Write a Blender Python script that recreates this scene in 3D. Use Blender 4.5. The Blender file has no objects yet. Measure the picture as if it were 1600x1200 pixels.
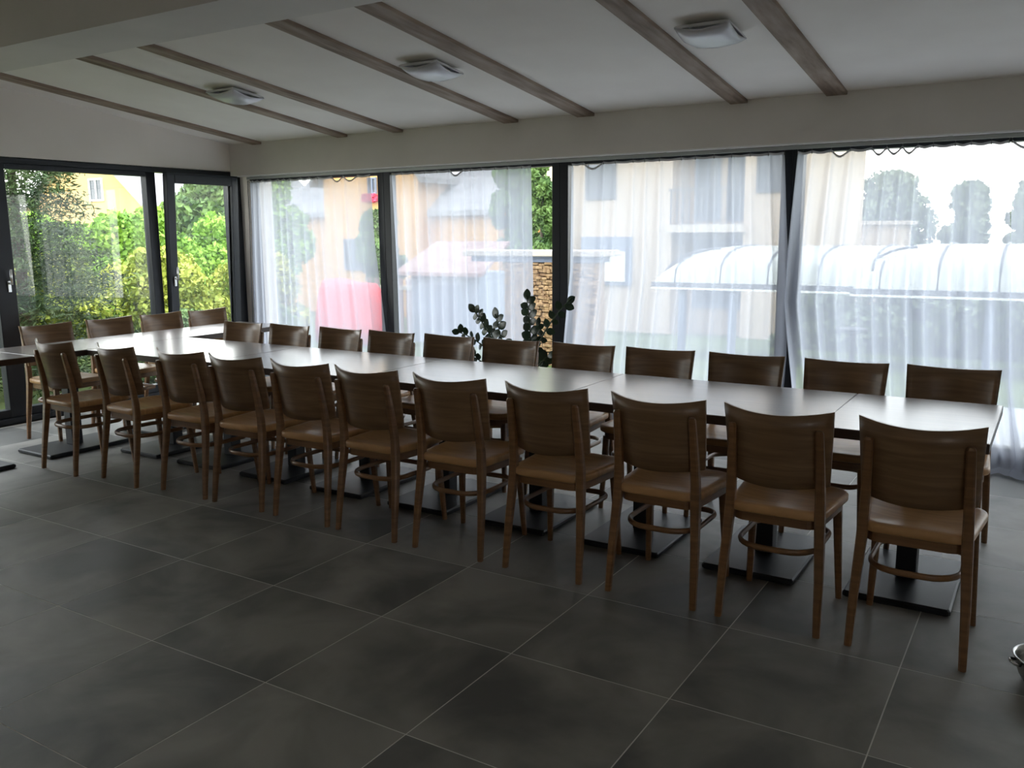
import bpy, math, random
import numpy as np
from mathutils import Vector, Matrix

sc = bpy.context.scene
C = sc.collection
R = math.radians
rnd = random.Random(7)

# ------------------------------------------------------------------ camera, sky, exposure
cam_d = bpy.data.cameras.new('camera'); cam = bpy.data.objects.new('camera', cam_d); C.objects.link(cam)
RW = rot = None
def cam_matrix(p, r, y):
    cy, sy, cp, sp, cr, sr = math.cos(y), math.sin(y), math.cos(p), math.sin(p), math.cos(r), math.sin(r)
    R0 = Matrix(((1, 0, 0), (0, 0, -1), (0, 1, 0)))
    Rz = Matrix(((cy, sy, 0), (-sy, cy, 0), (0, 0, 1)))
    Rp = Matrix(((1, 0, 0), (0, cp, -sp), (0, sp, cp)))
    Rr = Matrix(((cr, -sr, 0), (sr, cr, 0), (0, 0, 1)))
    W = Rr @ Rp @ R0 @ Rz
    return Matrix((W[0], -W[1], -W[2])).transposed()
cam.matrix_world = Matrix.Translation((0, 0, 1.483)) @ cam_matrix(0.1708, -0.00806, 0.5569).to_4x4()
cam_d.sensor_width = 36; cam_d.lens = 36 * 1371.9 / 1600; cam_d.clip_end = 300; cam_d.clip_start = 0.05
sc.camera = cam
sc.view_settings.view_transform = 'Standard'; sc.view_settings.look = 'None'
sc.view_settings.exposure = 1.9; sc.view_settings.gamma = 1.0; sc.view_settings.use_curve_mapping = False
sc.cycles.use_denoising = True
sc.cycles.max_bounces = 10; sc.cycles.diffuse_bounces = 5; sc.cycles.glossy_bounces = 4
sc.cycles.transparent_max_bounces = 24; sc.cycles.transmission_bounces = 8
sc.cycles.sample_clamp_indirect = 6.0

SKY = 1.85
w = bpy.data.worlds.new('overcast_sky'); sc.world = w; w.use_nodes = True
nt = w.node_tree; nt.nodes.clear()
def N(nt, t, **k):
    n = nt.nodes.new(t)
    for a, b in k.items(): setattr(n, a, b)
    return n
out = N(nt, 'ShaderNodeOutputWorld'); bg = N(nt, 'ShaderNodeBackground')
tc = N(nt, 'ShaderNodeTexCoord'); sep = N(nt, 'ShaderNodeSeparateXYZ'); cr = N(nt, 'ShaderNodeValToRGB')
nt.links.new(tc.outputs['Generated'], sep.inputs[0]); nt.links.new(sep.outputs['Z'], cr.inputs[0])
cr.color_ramp.elements[0].position = 0.0; cr.color_ramp.elements[0].color = (1.0, 0.98, 0.94, 1)
cr.color_ramp.elements[1].position = 0.8; cr.color_ramp.elements[1].color = (0.84, 0.89, 1.0, 1)
nt.links.new(cr.outputs[0], bg.inputs[0]); bg.inputs[1].default_value = SKY
nt.links.new(bg.outputs[0], out.inputs[0])

# ------------------------------------------------------------------ materials
def mat(name, col=(.5, .5, .5), rough=.6, metal=0, spec=.5, coat=0, coat_rough=.1):
    m = bpy.data.materials.new(name); m.use_nodes = True
    b = m.node_tree.nodes['Principled BSDF']
    b.inputs['Base Color'].default_value = (*col, 1); b.inputs['Roughness'].default_value = rough
    b.inputs['Metallic'].default_value = metal; b.inputs['Specular IOR Level'].default_value = spec
    b.inputs['Coat Weight'].default_value = coat; b.inputs['Coat Roughness'].default_value = coat_rough
    return m
def vary(m, c1, c2, scale=(4, 4, 4), coord='Object', detail=4, lo=.3, hi=.7, bump=0, rand=0, nscale=1.0, rough=None, dist=0):
    """noise between two colours, optional bump and per-object value shift"""
    nt = m.node_tree; b = nt.nodes['Principled BSDF']; L = nt.links
    tc = N(nt, 'ShaderNodeTexCoord'); mp = N(nt, 'ShaderNodeMapping'); mp.inputs['Scale'].default_value = scale
    oi = N(nt, 'ShaderNodeObjectInfo')
    if coord == 'World':
        g = N(nt, 'ShaderNodeNewGeometry'); L.new(g.outputs['Position'], mp.inputs[0])
    else: L.new(tc.outputs[coord], mp.inputs[0])
    if rand:
        mu = N(nt, 'ShaderNodeMath', operation='MULTIPLY'); mu.inputs[1].default_value = 37.0
        L.new(oi.outputs['Random'], mu.inputs[0]); cx = N(nt, 'ShaderNodeCombineXYZ')
        for i in range(3): L.new(mu.outputs[0], cx.inputs[i])
        L.new(cx.outputs[0], mp.inputs['Location'])
    no = N(nt, 'ShaderNodeTexNoise'); no.inputs['Scale'].default_value = nscale
    no.inputs['Detail'].default_value = detail; no.inputs['Distortion'].default_value = dist
    L.new(mp.outputs[0], no.inputs['Vector'])
    r = N(nt, 'ShaderNodeValToRGB'); r.color_ramp.elements[0].position = lo; r.color_ramp.elements[1].position = hi
    r.color_ramp.elements[0].color = (*c1, 1); r.color_ramp.elements[1].color = (*c2, 1)
    L.new(no.outputs['Fac'], r.inputs[0]); col = r.outputs[0]
    if rand:
        hs = N(nt, 'ShaderNodeHueSaturation'); mr = N(nt, 'ShaderNodeMapRange')
        mr.inputs['To Min'].default_value = 1 - rand; mr.inputs['To Max'].default_value = 1 + rand
        L.new(oi.outputs['Random'], mr.inputs['Value']); L.new(mr.outputs[0], hs.inputs['Value'])
        L.new(col, hs.inputs['Color']); col = hs.outputs[0]
    L.new(col, b.inputs['Base Color'])
    if bump:
        bp = N(nt, 'ShaderNodeBump'); bp.inputs['Strength'].default_value = bump; bp.inputs['Distance'].default_value = .01
        L.new(no.outputs['Fac'], bp.inputs['Height']); L.new(bp.outputs[0], b.inputs['Normal'])
    if rough:
        rr = N(nt, 'ShaderNodeMapRange'); rr.inputs['To Min'].default_value = rough[0]; rr.inputs['To Max'].default_value = rough[1]
        L.new(no.outputs['Fac'], rr.inputs['Value']); L.new(rr.outputs[0], b.inputs['Roughness'])
    return m
M = {}
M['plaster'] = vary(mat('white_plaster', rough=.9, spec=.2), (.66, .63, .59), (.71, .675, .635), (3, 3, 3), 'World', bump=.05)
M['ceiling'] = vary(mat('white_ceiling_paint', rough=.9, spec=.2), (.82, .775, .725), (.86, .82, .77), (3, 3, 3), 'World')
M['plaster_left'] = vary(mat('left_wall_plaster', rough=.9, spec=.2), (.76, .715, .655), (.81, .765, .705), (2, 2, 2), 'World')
M['dark_wall'] = mat('rear_wall_paint', (.62, .60, .56), .9)
M['tile'] = vary(mat('grey_porcelain', rough=.5, spec=.42), (.100, .100, .092), (.275, .262, .235), (2.0, 2.0, 2.0), 'World', detail=7, lo=.36, hi=.64, bump=.06, rand=.05, rough=(.40, .58), dist=.5)
M['grout'] = mat('pale_grout', (.62, .60, .56), .85)
M['chair_wood'] = vary(mat('lacquered_beech', rough=.36, spec=.45, coat=.25, coat_rough=.2), (.150, .072, .030), (.235, .118, .050), (3, 3, 60), 'Object', detail=4, rand=.12, lo=.3, hi=.72, dist=.4)
M['seat_wood'] = vary(mat('lacquered_seat_ply', rough=.38, spec=.35, coat=.12, coat_rough=.2), (.40, .215, .085), (.56, .32, .14), (3, 24, 6), 'Object', detail=4, rand=.10, dist=1.2)
M['panel_wood'] = vary(mat('lacquered_back_ply', rough=.38, spec=.4, coat=.15, coat_rough=.2), (.150, .084, .042), (.235, .140, .072), (2.5, 8, 45), 'Object', detail=5, rand=.12, dist=.8)
M['top'] = vary(mat('dark_veneer_top', rough=.30, spec=.8, coat=1.0, coat_rough=.20), (.085, .050, .036), (.125, .078, .056), (2, 40, 8), 'Object', detail=4, rand=.08)
M['edge'] = mat('dark_table_edge', (.050, .028, .018), .45)
M['iron'] = mat('black_cast_iron', (.014, .016, .020), .45, .3)
M['frame'] = mat('anthracite_aluminium', (.012, .015, .022), .42, .2)
M['frame2'] = mat('grey_gasket', (.07, .07, .075), .6)
M['old_wood'] = vary(mat('weathered_batten', rough=.75), (.17, .115, .080), (.36, .28, .22), (22, 2, 22), 'World', detail=6, bump=.3, lo=.32, hi=.68)
M['steel'] = mat('brushed_steel', (.55, .55, .54), .25, 1)
M['chrome'] = mat('handle_steel', (.75, .75, .75), .2, 1)
M['rail'] = mat('dark_grey_rail', (.42, .44, .43), .5, .4)
M['hook'] = mat('dark_hook', (.05, .05, .05), .5)
M['lamp_base'] = mat('lamp_white_metal', (.6, .6, .6), .4)
m = mat('frosted_opal_glass', (.70, .70, .74), .25, spec=.6); m.node_tree.nodes['Principled BSDF'].inputs['Transmission Weight'].default_value = .15; M['opal'] = m
M['pot'] = mat('pot_grey_plastic', (.10, .10, .11), .5)
M['soil'] = vary(mat('potting_soil', rough=1), (.02, .014, .01), (.05, .035, .025), (40, 40, 40))
M['zz'] = vary(mat('glossy_dark_leaf', rough=.28, spec=.6), (.010, .030, .014), (.018, .050, .022), (10, 10, 10), rand=.2)
M['zz_stem'] = mat('green_stem', (.035, .07, .03), .5)

def glass():
    m = bpy.data.materials.new('window_glass'); m.use_nodes = True; nt = m.node_tree; nt.nodes.clear(); L = nt.links
    o = N(nt, 'ShaderNodeOutputMaterial'); mx = N(nt, 'ShaderNodeMixShader'); t = N(nt, 'ShaderNodeBsdfTransparent')
    g = N(nt, 'ShaderNodeBsdfGlossy'); lw = N(nt, 'ShaderNodeLayerWeight'); lw.inputs[0].default_value = .5     # Schlick curve, the same on both faces of the sheet
    pw = N(nt, 'ShaderNodeMath', operation='POWER'); pw.inputs[1].default_value = 5; L.new(lw.outputs['Facing'], pw.inputs[0])
    fr = N(nt, 'ShaderNodeMapRange'); fr.inputs['To Min'].default_value = .045; fr.inputs['To Max'].default_value = 1; L.new(pw.outputs[0], fr.inputs['Value'])
    t.inputs[0].default_value = (.93, .95, .94, 1); g.inputs['Roughness'].default_value = 0.0
    L.new(fr.outputs[0], mx.inputs[0]); L.new(t.outputs[0], mx.inputs[1]); L.new(g.outputs[0], mx.inputs[2]); L.new(mx.outputs[0], o.inputs[0])
    return m
M['glass'] = glass()
def sheer():
    m = bpy.data.materials.new('sheer_voile'); m.use_nodes = True; nt = m.node_tree; nt.nodes.clear(); L = nt.links
    o = N(nt, 'ShaderNodeOutputMaterial'); mx = N(nt, 'ShaderNodeMixShader'); t = N(nt, 'ShaderNodeBsdfTransparent')
    d = N(nt, 'ShaderNodeBsdfDiffuse'); tr = N(nt, 'ShaderNodeBsdfTranslucent'); m2 = N(nt, 'ShaderNodeMixShader')
    d.inputs[0].default_value = (.80, .83, .95, 1); tr.inputs[0].default_value = (.405, .430, .495, 1); m2.inputs[0].default_value = .80
    lw = N(nt, 'ShaderNodeLayerWeight'); lw.inputs[0].default_value = .35
    mr = N(nt, 'ShaderNodeMapRange'); mr.inputs['From Min'].default_value = 0; mr.inputs['From Max'].default_value = .9
    mr.inputs['To Min'].default_value = .69; mr.inputs['To Max'].default_value = .87      # threads cover more of a fold seen on edge
    L.new(lw.outputs['Facing'], mr.inputs['Value']); L.new(mr.outputs[0], mx.inputs[0])
    L.new(d.outputs[0], m2.inputs[1]); L.new(tr.outputs[0], m2.inputs[2])
    L.new(t.outputs[0], mx.inputs[1]); L.new(m2.outputs[0], mx.inputs[2]); L.new(mx.outputs[0], o.inputs[0])
    return m
M['sheer'] = sheer()
M['hem'] = mat('curtain_tape', (.55, .56, .60), .9)

# outdoors
M['grass'] = vary(mat('lawn_grass', rough=.95, spec=.1), (.065, .095, .030), (.13, .165, .055), (1.5, 1.5, 1.5), 'World', detail=8)
M['terrace'] = vary(mat('pale_terrace_paving', rough=.85), (.42, .43, .44), (.55, .56, .57), (1, 1, 1), 'World')
def leafmat(name, c1, c2, sc_=2.5):
    m = vary(mat(name, rough=.6, spec=.25), c1, c2, (sc_,) * 3, 'World', detail=5, lo=.35, hi=.65)
    b = m.node_tree.nodes['Principled BSDF']
    b.inputs['Subsurface Weight'].default_value = 0
    return m
M['leaf_bright'] = leafmat('bright_hedge_leaves', (.13, .27, .035), (.36, .56, .09))
M['leaf_yellow'] = leafmat('yellow_green_leaves', (.20, .27, .04), (.55, .58, .11))
M['leaf_spruce'] = leafmat('spruce_needles', (.022, .048, .020), (.09, .14, .045), 4)
M['leaf_mid'] = leafmat('mid_green_leaves', (.05, .11, .03), (.17, .27, .07))
M['leaf_far'] = leafmat('far_leaves_with_haze', (.14, .19, .11), (.27, .32, .19), 1.2)  # pale haze is mixed into this leaf colour
M['bark'] = vary(mat('bark', rough=.9), (.04, .03, .02), (.10, .075, .05), (10, 10, 3))
M['peach'] = vary(mat('orange_render', rough=.9), (.66, .36, .12), (.72, .41, .15), (1, 1, 1))
M['yellow'] = vary(mat('yellow_render', rough=.9), (.60, .39, .16), (.66, .44, .19), (1, 1, 1))
M['beige'] = vary(mat('beige_render', rough=.9), (.50, .40, .31), (.56, .45, .35), (.6, .6, .6))
M['grey_roof'] = vary(mat('grey_roof_tiles', rough=.8), (.24, .235, .25), (.33, .32, .33), (3, 3, 3))
M['pale_roof'] = vary(mat('pale_roof_tiles', rough=.8), (.28, .28, .29), (.34, .34, .34), (3, 3, 3))
M['red_roof'] = vary(mat('brown_red_roof', rough=.85), (.28, .17, .15), (.38, .25, .22), (3, 3, 3))
M['white'] = mat('white_frame', (.80, .80, .78), .5)
M['dark_pane'] = mat('far_window_glass', (.07, .08, .10), .15, spec=.6)
M['dark_blue'] = mat('dark_blue_grey', (.16, .19, .26), .6)
M['red'] = mat('red_tarpaulin', (.78, .035, .05), .55)
M['pink'] = mat('pink_flowers', (.75, .05, .16), .7)
M['stone'] = vary(mat('ochre_field_stone', rough=.9), (.17, .09, .04), (.46, .30, .15), (16, 16, 22), 'World', rand=0, detail=3)
M['mortar'] = mat('stone_mortar', (.30, .20, .12), .95)
M['cap'] = mat('pale_coping', (.48, .42, .36), .8)
M['shed'] = vary(mat('blue_grey_boards', rough=.8), (.26, .31, .40), (.34, .39, .48), (1, 1, 1))
m = mat('milky_polycarbonate', (.47, .49, .455), .4, spec=.4); m.node_tree.nodes['Principled BSDF'].inputs['Transmission Weight'].default_value = 0; M['poly'] = m
M['alu'] = mat('grey_aluminium_rib', (.12, .125, .14), .5, .3)
M['concrete'] = vary(mat('threshold_stone', rough=.8), (.10, .10, .095), (.15, .15, .14), (4, 4, 4))

# ------------------------------------------------------------------ mesh helpers
class MB:
    def __init__(s): s.v = []; s.f = []; s.sm = []
    def add(s, v, f, smooth=False):
        n = len(s.v); s.v += [tuple(p) for p in v]; s.f += [tuple(i + n for i in q) for q in f]; s.sm += [smooth] * len(f); return s
    def box(s, a, b, bev=0):
        x0, y0, z0 = a; x1, y1, z1 = b
        if not bev:
            v = [(x0, y0, z0), (x1, y0, z0), (x1, y1, z0), (x0, y1, z0), (x0, y0, z1), (x1, y0, z1), (x1, y1, z1), (x0, y1, z1)]
            return s.add(v, [(0, 3, 2, 1), (4, 5, 6, 7), (0, 1, 5, 4), (1, 2, 6, 5), (2, 3, 7, 6), (3, 0, 4, 7)])
        e = bev; rings = []
        for z, k in ((z0, e), (z0 + e, 0), (z1 - e, 0), (z1, e)):
            rings.append([(x0 + k + e, y0 + k, z), (x1 - k - e, y0 + k, z), (x1 - k, y0 + k + e, z), (x1 - k, y1 - k - e, z),
                          (x1 - k - e, y1 - k, z), (x0 + k + e, y1 - k, z), (x0 + k, y1 - k - e, z), (x0 + k, y0 + k + e, z)])
        return s.loft(rings)
    def loft(s, rings, caps=(True, True), closed=False, smooth=False):
        n = len(rings[0]); v = [p for r in rings for p in r]; f = []
        m = len(rings)
        for i in range(m if closed else m - 1):
            a, b = i * n, ((i + 1) % m) * n
            for j in range(n): f.append((a + j, a + (j + 1) % n, b + (j + 1) % n, b + j))
        k = len(f)
        if not closed:
            if caps[0]: f.append(tuple(range(n))[::-1])
            if caps[1]: f.append(tuple((m - 1) * n + j for j in range(n)))
        s.add(v, f, smooth); return s
    def tube(s, path, r, n=8, closed=False, smooth=True, up=Vector((0, 0, 1))):
        """r: radius, or (r_side, r_up), or list of either per point"""
        P = [Vector(p) for p in path]; m = len(P); rings = []
        for i, p in enumerate(P):
            if closed: t = P[(i + 1) % m] - P[i - 1]
            else: t = P[min(i + 1, m - 1)] - P[max(i - 1, 0)]
            t.normalize(); u = up
            if abs(t.dot(u)) > .95: u = Vector((0, 1, 0))
            a = t.cross(u).normalized(); b = a.cross(t)
            q = r[i] if isinstance(r, list) else r
            ra, rb = q if isinstance(q, tuple) else (q, q)
            rings.append([p + a * ra * math.cos(2 * math.pi * j / n) + b * rb * math.sin(2 * math.pi * j / n) for j in range(n)])
        return s.loft(rings, closed=closed, smooth=smooth)
    def lathe(s, prof, c=(0, 0, 0), n=24, smooth=True, caps=(True, True)):
        return s.loft([[(c[0] + r * math.cos(2 * math.pi * j / n), c[1] + r * math.sin(2 * math.pi * j / n), c[2] + z) for j in range(n)] for r, z in prof], caps=caps, smooth=smooth)
    def mesh(s, name, m):
        me = bpy.data.meshes.new(name); me.from_pydata(s.v, [], s.f); me.materials.append(m)
        me.polygons.foreach_set('use_smooth', s.sm); me.validate(); me.update(); return me
    def build(s, name, m, parent=None, **k):
        return obj(name, s.mesh(name, m), parent, **k)
def obj(name, me, parent=None, loc=None, rot=None, **props):
    o = bpy.data.objects.new(name, me); C.objects.link(o)
    if parent: o.parent = parent
    if loc is not None: o.location = loc
    if rot is not None: o.rotation_euler = rot
    for a, b in props.items(): o[a] = b
    return o
def thing(name, label, category, loc=(0, 0, 0), rz=0, group=None, kind=None):
    o = obj(name, None, None, loc, (0, 0, rz), label=label)
    if category: o['category'] = category
    if group: o['group'] = group
    if kind: o['kind'] = kind
    o.empty_display_size = .1
    return o
def dup(root, loc, rz, label=None):
    def cp(o, parent):
        c = o.copy(); C.objects.link(c); c.parent = parent
        for ch in list(o.children): cp(ch, c)
        return c
    c = cp(root, None); c.location = loc; c.rotation_euler = (0, 0, rz)
    if label: c['label'] = label
    return c

# ------------------------------------------------------------------ floor
XL, XR, YB, YW, EV = -7.0, 2.4, -3.4, 6.05, 2.35        # left wall, right wall, rear wall, lintel face, eave height
fl = thing('floor', 'dark grey large format porcelain tile floor with pale grout lines', None, kind='structure')
MB().box((-7.45, YB, -.12), (XR, 6.35, -.0004)).build('grout_bed', M['grout'], fl)
tile_me = MB().box((.0018, .0018, -.010), (.5982, .5982, 0), .0006).mesh('tile', M['tile'])
ox, oy = -2.758, 1.882
for i in range(-8, 9):
    for j in range(-9, 8):
        x, y = ox + i * .6, oy + j * .6
        if x < -7.3 or x > XR - .3 or y < YB - .3 or y > 6.2: continue
        obj('tile', tile_me, fl, (x, y, 0))

# ------------------------------------------------------------------ walls, ceiling
def slope(y): return EV + .12 * (YW - y)
c = MB()
c.add([(XL - .4, YW + .3, slope(YW + .3)), (XR + .3, YW + .3, slope(YW + .3)), (XR + .3, 3.3, slope(3.3)), (XL - .4, 3.3, slope(3.3)),
       (XL - .4, YW + .3, slope(YW + .3) + .3), (XR + .3, YW + .3, slope(YW + .3) + .3), (XR + .3, 3.3, slope(3.3) + .3), (XL - .4, 3.3, slope(3.3) + .3)],
      [(0, 1, 2, 3), (7, 6, 5, 4), (0, 4, 5, 1), (1, 5, 6, 2), (2, 6, 7, 3), (3, 7, 4, 0)])
c.box((XL - .4, YB, 2.98), (XR + .3, 3.3, 3.2))
c.build('ceiling', M['ceiling'], kind='structure', label='white sloping plaster ceiling rising away from the windows')
MB().box((XL - .1, 3.08, 2.60), (XR, 3.53, 3.1)).build('trim_8', M['plaster'], kind='structure', label='white boxed downstand beam across the ceiling at upper left')
# weathered battens let into the sloping ceiling
for n, (a, b) in enumerate([(-6.67, -6.545), (-5.58, -5.46), (-4.945, -4.835), (-3.825, -3.69), (-3.175, -3.03), (-2.005, -1.885), (-1.375, -1.245), (-.12, 0.0)]):
    y0, y1 = 3.53, YW
    d = .022
    v = []
    for y in (y0, y1):
        z = slope(y); v += [(a, y, z + .02), (a, y, z - d + .003), (a + .003, y, z - d), (b - .003, y, z - d), (b, y, z - d + .003), (b, y, z + .02)]
    MB().add(v, [(0, 1, 7, 6), (1, 2, 8, 7), (2, 3, 9, 8), (3, 4, 10, 9), (4, 5, 11, 10), (0, 5, 4, 3, 2, 1), (6, 7, 8, 9, 10, 11)]).build(
        'trim_%d' % (n + 1 if n < 7 else 12), M['old_wood'], kind='structure', label='weathered brown wooden batten running across the sloping ceiling')
# lintel over the window wall + pier in the corner
wb = MB(); wb.box((XL, YW, 2.045), (XR, YW + .32, 2.6)); wb.box((XL - .1, 6.17, 0), (-6.865, 6.45, 2.045)); wb.box((XL - .4, 6.25, -.1), (XR, 6.5, .045))
wb.build('wall_back', M['plaster'], kind='structure', label='white lintel and corner pier above the long window wall')
MB().box((XL, YW - .010, 2.038), (XR, YW + .012, 2.050), .003).build('trim_9', M['white'], kind='structure', label='thin white strip added for the light along the lintel edge')  # white strip stands in for the bright light line on the lintel edge
wl = MB()
wl.add([(XL, 1.9, 2.085), (XL, 6.2, 2.085), (XL, 6.2, 2.5), (XL, 3.0, 3.1), (XL, 1.9, 3.1), (XL - .3, 1.9, 2.085), (XL - .3, 6.2, 2.085), (XL - .3, 6.2, 2.5), (XL - .3, 3.0, 3.1), (XL - .3, 1.9, 3.1)],
       [(0, 1, 2, 3, 4), (9, 8, 7, 6, 5), (0, 5, 6, 1), (1, 6, 7, 2), (2, 7, 8, 3), (3, 8, 9, 4), (4, 9, 5, 0)])
wl.box((XL - .3, YB, 0), (XL, 1.9, 3.1))
wl.build('wall_left', M['plaster_left'], kind='structure', label='white wall above and beside the sliding doors')
rwm = MB(); rwm.box((XR, YB, 0), (XR + .2, -2.4, 3.1)); rwm.box((XR, -1.1, 0), (XR + .2, 6.4, 3.1)); rwm.box((XR, -2.4, 2.1), (XR + .2, -1.1, 3.1)); rwm.box((XR, -2.4, 0), (XR + .2, -1.1, .85))  # unseen opening added in this wall to let in fill skylight
rwm.build('wall_right', M['dark_wall'], kind='structure', label='painted side wall out of view, opening added for fill light')
rw = MB(); rw.box((XL - .3, YB - .2, 0), (XR + .2, YB, 3.2))
rw.build('wall_rear', M['dark_wall'], kind='structure', label='painted rear wall behind the viewer')

# ------------------------------------------------------------------ windows in the long wall
bounds = [-6.865, -5.167, -3.386, -1.60, .18, 2.36]
for n in range(5):
    a, b = bounds[n], bounds[n + 1]
    t = thing('window_%d' % (n + 1), 'tall anthracite framed fixed window behind the sheer curtains', None, (0, 0, 0), kind='structure')
    e0 = .03 if n == 0 else .071; e1 = .04 if n == 4 else .071
    f = MB(); y0, y1 = 6.17, 6.26
    f.box((a, y0, .045), (a + e0, y1, 2.045), .003); f.box((b - e1, y0, .045), (b, y1, 2.045), .003)
    f.box((a + e0, y0, 1.995), (b - e1, y1, 2.045), .003); f.box((a + e0, y0, .045), (b - e1, y1, .125), .003)
    f.build('frame', M['frame'], t)
    MB().box((a + e0, 6.21, .125), (b - e1, 6.216, 1.995)).build('pane', M['glass'], t)

# ------------------------------------------------------------------ sliding door in the left wall
X0, X1 = -7.12, -7.0
d = thing('door_1', 'anthracite sliding glass door with its right leaf tilted open, left wall', None, (0, 0, 0), kind='structure')
f = MB()
f.box((X0, 1.9, 2.045), (X1, 6.17, 2.095), .003); f.box((X0, 6.05, .0), (X1, 6.17, 2.045), .003); f.box((X0, 1.9, 0), (X1, 6.05, .055), .003)
f.build('frame', M['frame'], d)
lf = MB()
for (ya, yb) in ((3.72, 3.865), (5.12, 5.215)): lf.box((X0 + .01, ya, .055), (X1 - .03, yb, 2.045), .003)
lf.box((X0 + .01, 3.865, .055), (X1 - .03, 5.12, .12), .003); lf.box((X0 + .01, 3.865, 2.005), (X1 - .03, 5.12, 2.045), .003)
lf.box((X0 + .01, 1.9, .055), (X1 - .03, 3.72, .12), .003); lf.box((X0 + .01, 1.9, 2.005), (X1 - .03, 3.72, 2.045), .003)
lf.box((X0 + .01, 1.9, .12), (X1 - .03, 1.98, 2.005), .003)
lf.build('fixed_leaf_frame', M['frame'], d)
MB().box((-7.07, 3.865, .12), (-7.064, 5.12, 2.005)).build('pane', M['glass'], d)
MB().box((-7.07, 1.98, .12), (-7.064, 3.72, 2.005)).build('pane', M['glass'], d)
leaf = MB(); W0, W1 = 5.235, 6.045
for (ya, yb, za, zb) in ((W0, W0 + .085, 0, 1.97), (W1 - .075, W1, 0, 1.97), (W0 + .085, W1 - .075, 0, .085), (W0 + .085, W1 - .075, 1.89, 1.97), (W0, W1, 1.97, 1.985)):
    leaf.box((-.05, ya, za), (0.01, yb, zb), .003)
lo = leaf.build('tilted_leaf', M['frame'], d, label='right hand glazed leaf leaning inwards at the top')
lo.location = (-7.0, 0, .06); lo.rotation_euler = (0, R(2.8), 0)
MB().box((-.022, W0 + .085, .085), (-.016, W1 - .075, 1.89)).build('pane', M['glass'], lo)
MB().box((-.05, W1 - .075, .085), (-.012, W1 - .06, 1.89)).build('gasket', M['frame2'], lo)
def handle(parent, x, y, z):
    h = MB(); h.box((x, y - .014, z - .07), (x + .012, y + .014, z + .02), .003); h.tube([(x + .01, y, z), (x + .045, y, z)], .009)
    h.tube([(x + .045, y, z - .01), (x + .045, y, z + .05), (x + .045, y, z + .11)], (.007, .010))
    h.build('handle', M['chrome'], parent, label='silver lever handle')
handle(d, -7.03, 3.81, 1.12); handle(lo, .01, W0 + .045, 1.03)
MB().box((-7.35, 1.9, -.05), (-7.0, 6.2, .012)).build('trim_10', M['concrete'], kind='structure', label='dark stone threshold strip under the sliding door')

# ------------------------------------------------------------------ tables
TH = .725
def base_plate(t, cx, cy):
    MB().box((cx - .2, cy - .3, 0), (cx + .2, cy + .3, .028), .007).build('base_plate', M['iron'], t)
    MB().box((cx - .04, cy - .04, .028), (cx + .04, cy + .04, TH - .06), .004).build('column', M['iron'], t)
    MB().box((cx - .16, cy - .25, TH - .06), (cx + .16, cy + .25, TH - .04), .004).build('top_bracket', M['iron'], t)
def table(x0, x1, y0, y1, bases, label):
    cx, cy = (x0 + x1) / 2, (y0 + y1) / 2
    t = thing('dining_table', label, 'table', (cx, cy, 0), 0, 'dark restaurant tables pushed together')
    hx, hy = (x1 - x0) / 2 - .0012, (y1 - y0) / 2 - .0012
    tp = MB().box((-hx, -hy, TH - .040), (hx, hy, TH), .0025).build('tabletop', M['top'], t)
    e = .0015
    eb = MB()
    eb.box((-hx - .0005, -hy - .0008, TH - .038), (hx + .0005, -hy + .003, TH - .004)); eb.box((-hx - .0005, hy - .003, TH - .038), (hx + .0005, hy + .0008, TH - .004))
    eb.box((-hx - .0008, -hy, TH - .038), (-hx + .003, hy, TH - .004)); eb.box((hx - .003, -hy, TH - .038), (hx + .0008, hy, TH - .004))
    eb.build('edge_band', M['edge'], t)
    for (bx, by) in bases: base_plate(t, bx - cx, by - cy)
    return t
table(-.765, -.165, 3.49, 4.305, [(-.455, 3.9)], 'short dark table closing the right end of the long row')
table(-1.965, -.765, 3.49, 4.305, [(-1.055, 3.9), (-1.665, 3.9)], 'dark table second from the right end of the row')
table(-3.165, -1.965, 3.49, 4.305, [(-2.265, 3.9), (-2.865, 3.9)], 'dark table in the middle of the row, in front of the potted plant')
table(-4.365, -3.165, 3.49, 4.305, [(-3.455, 3.9), (-4.055, 3.9)], 'dark table in the row, left of the seam by the second window post')
table(-5.565, -4.365, 3.49, 4.305, [(-4.655, 3.9), (-5.255, 3.9)], 'dark table at the left end of the row, butting against the cross tables')
table(-6.165, -5.5665, 3.13, 3.93, [(-5.87, 3.53)], 'dark table of the cross row, at the corner of the L')
table(-6.165, -5.5665, 3.93, 4.73, [(-5.87, 4.33)], 'dark table of the cross row in front of the tilted door leaf')
table(-6.165, -5.5665, 4.73, 5.33, [(-5.87, 5.03)], 'dark table closing the far end of the cross row')
table(-6.165, -5.5665, 2.33, 3.13, [(-5.87, 2.70)], 'dark table of the cross row cut by the left picture edge')

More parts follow.
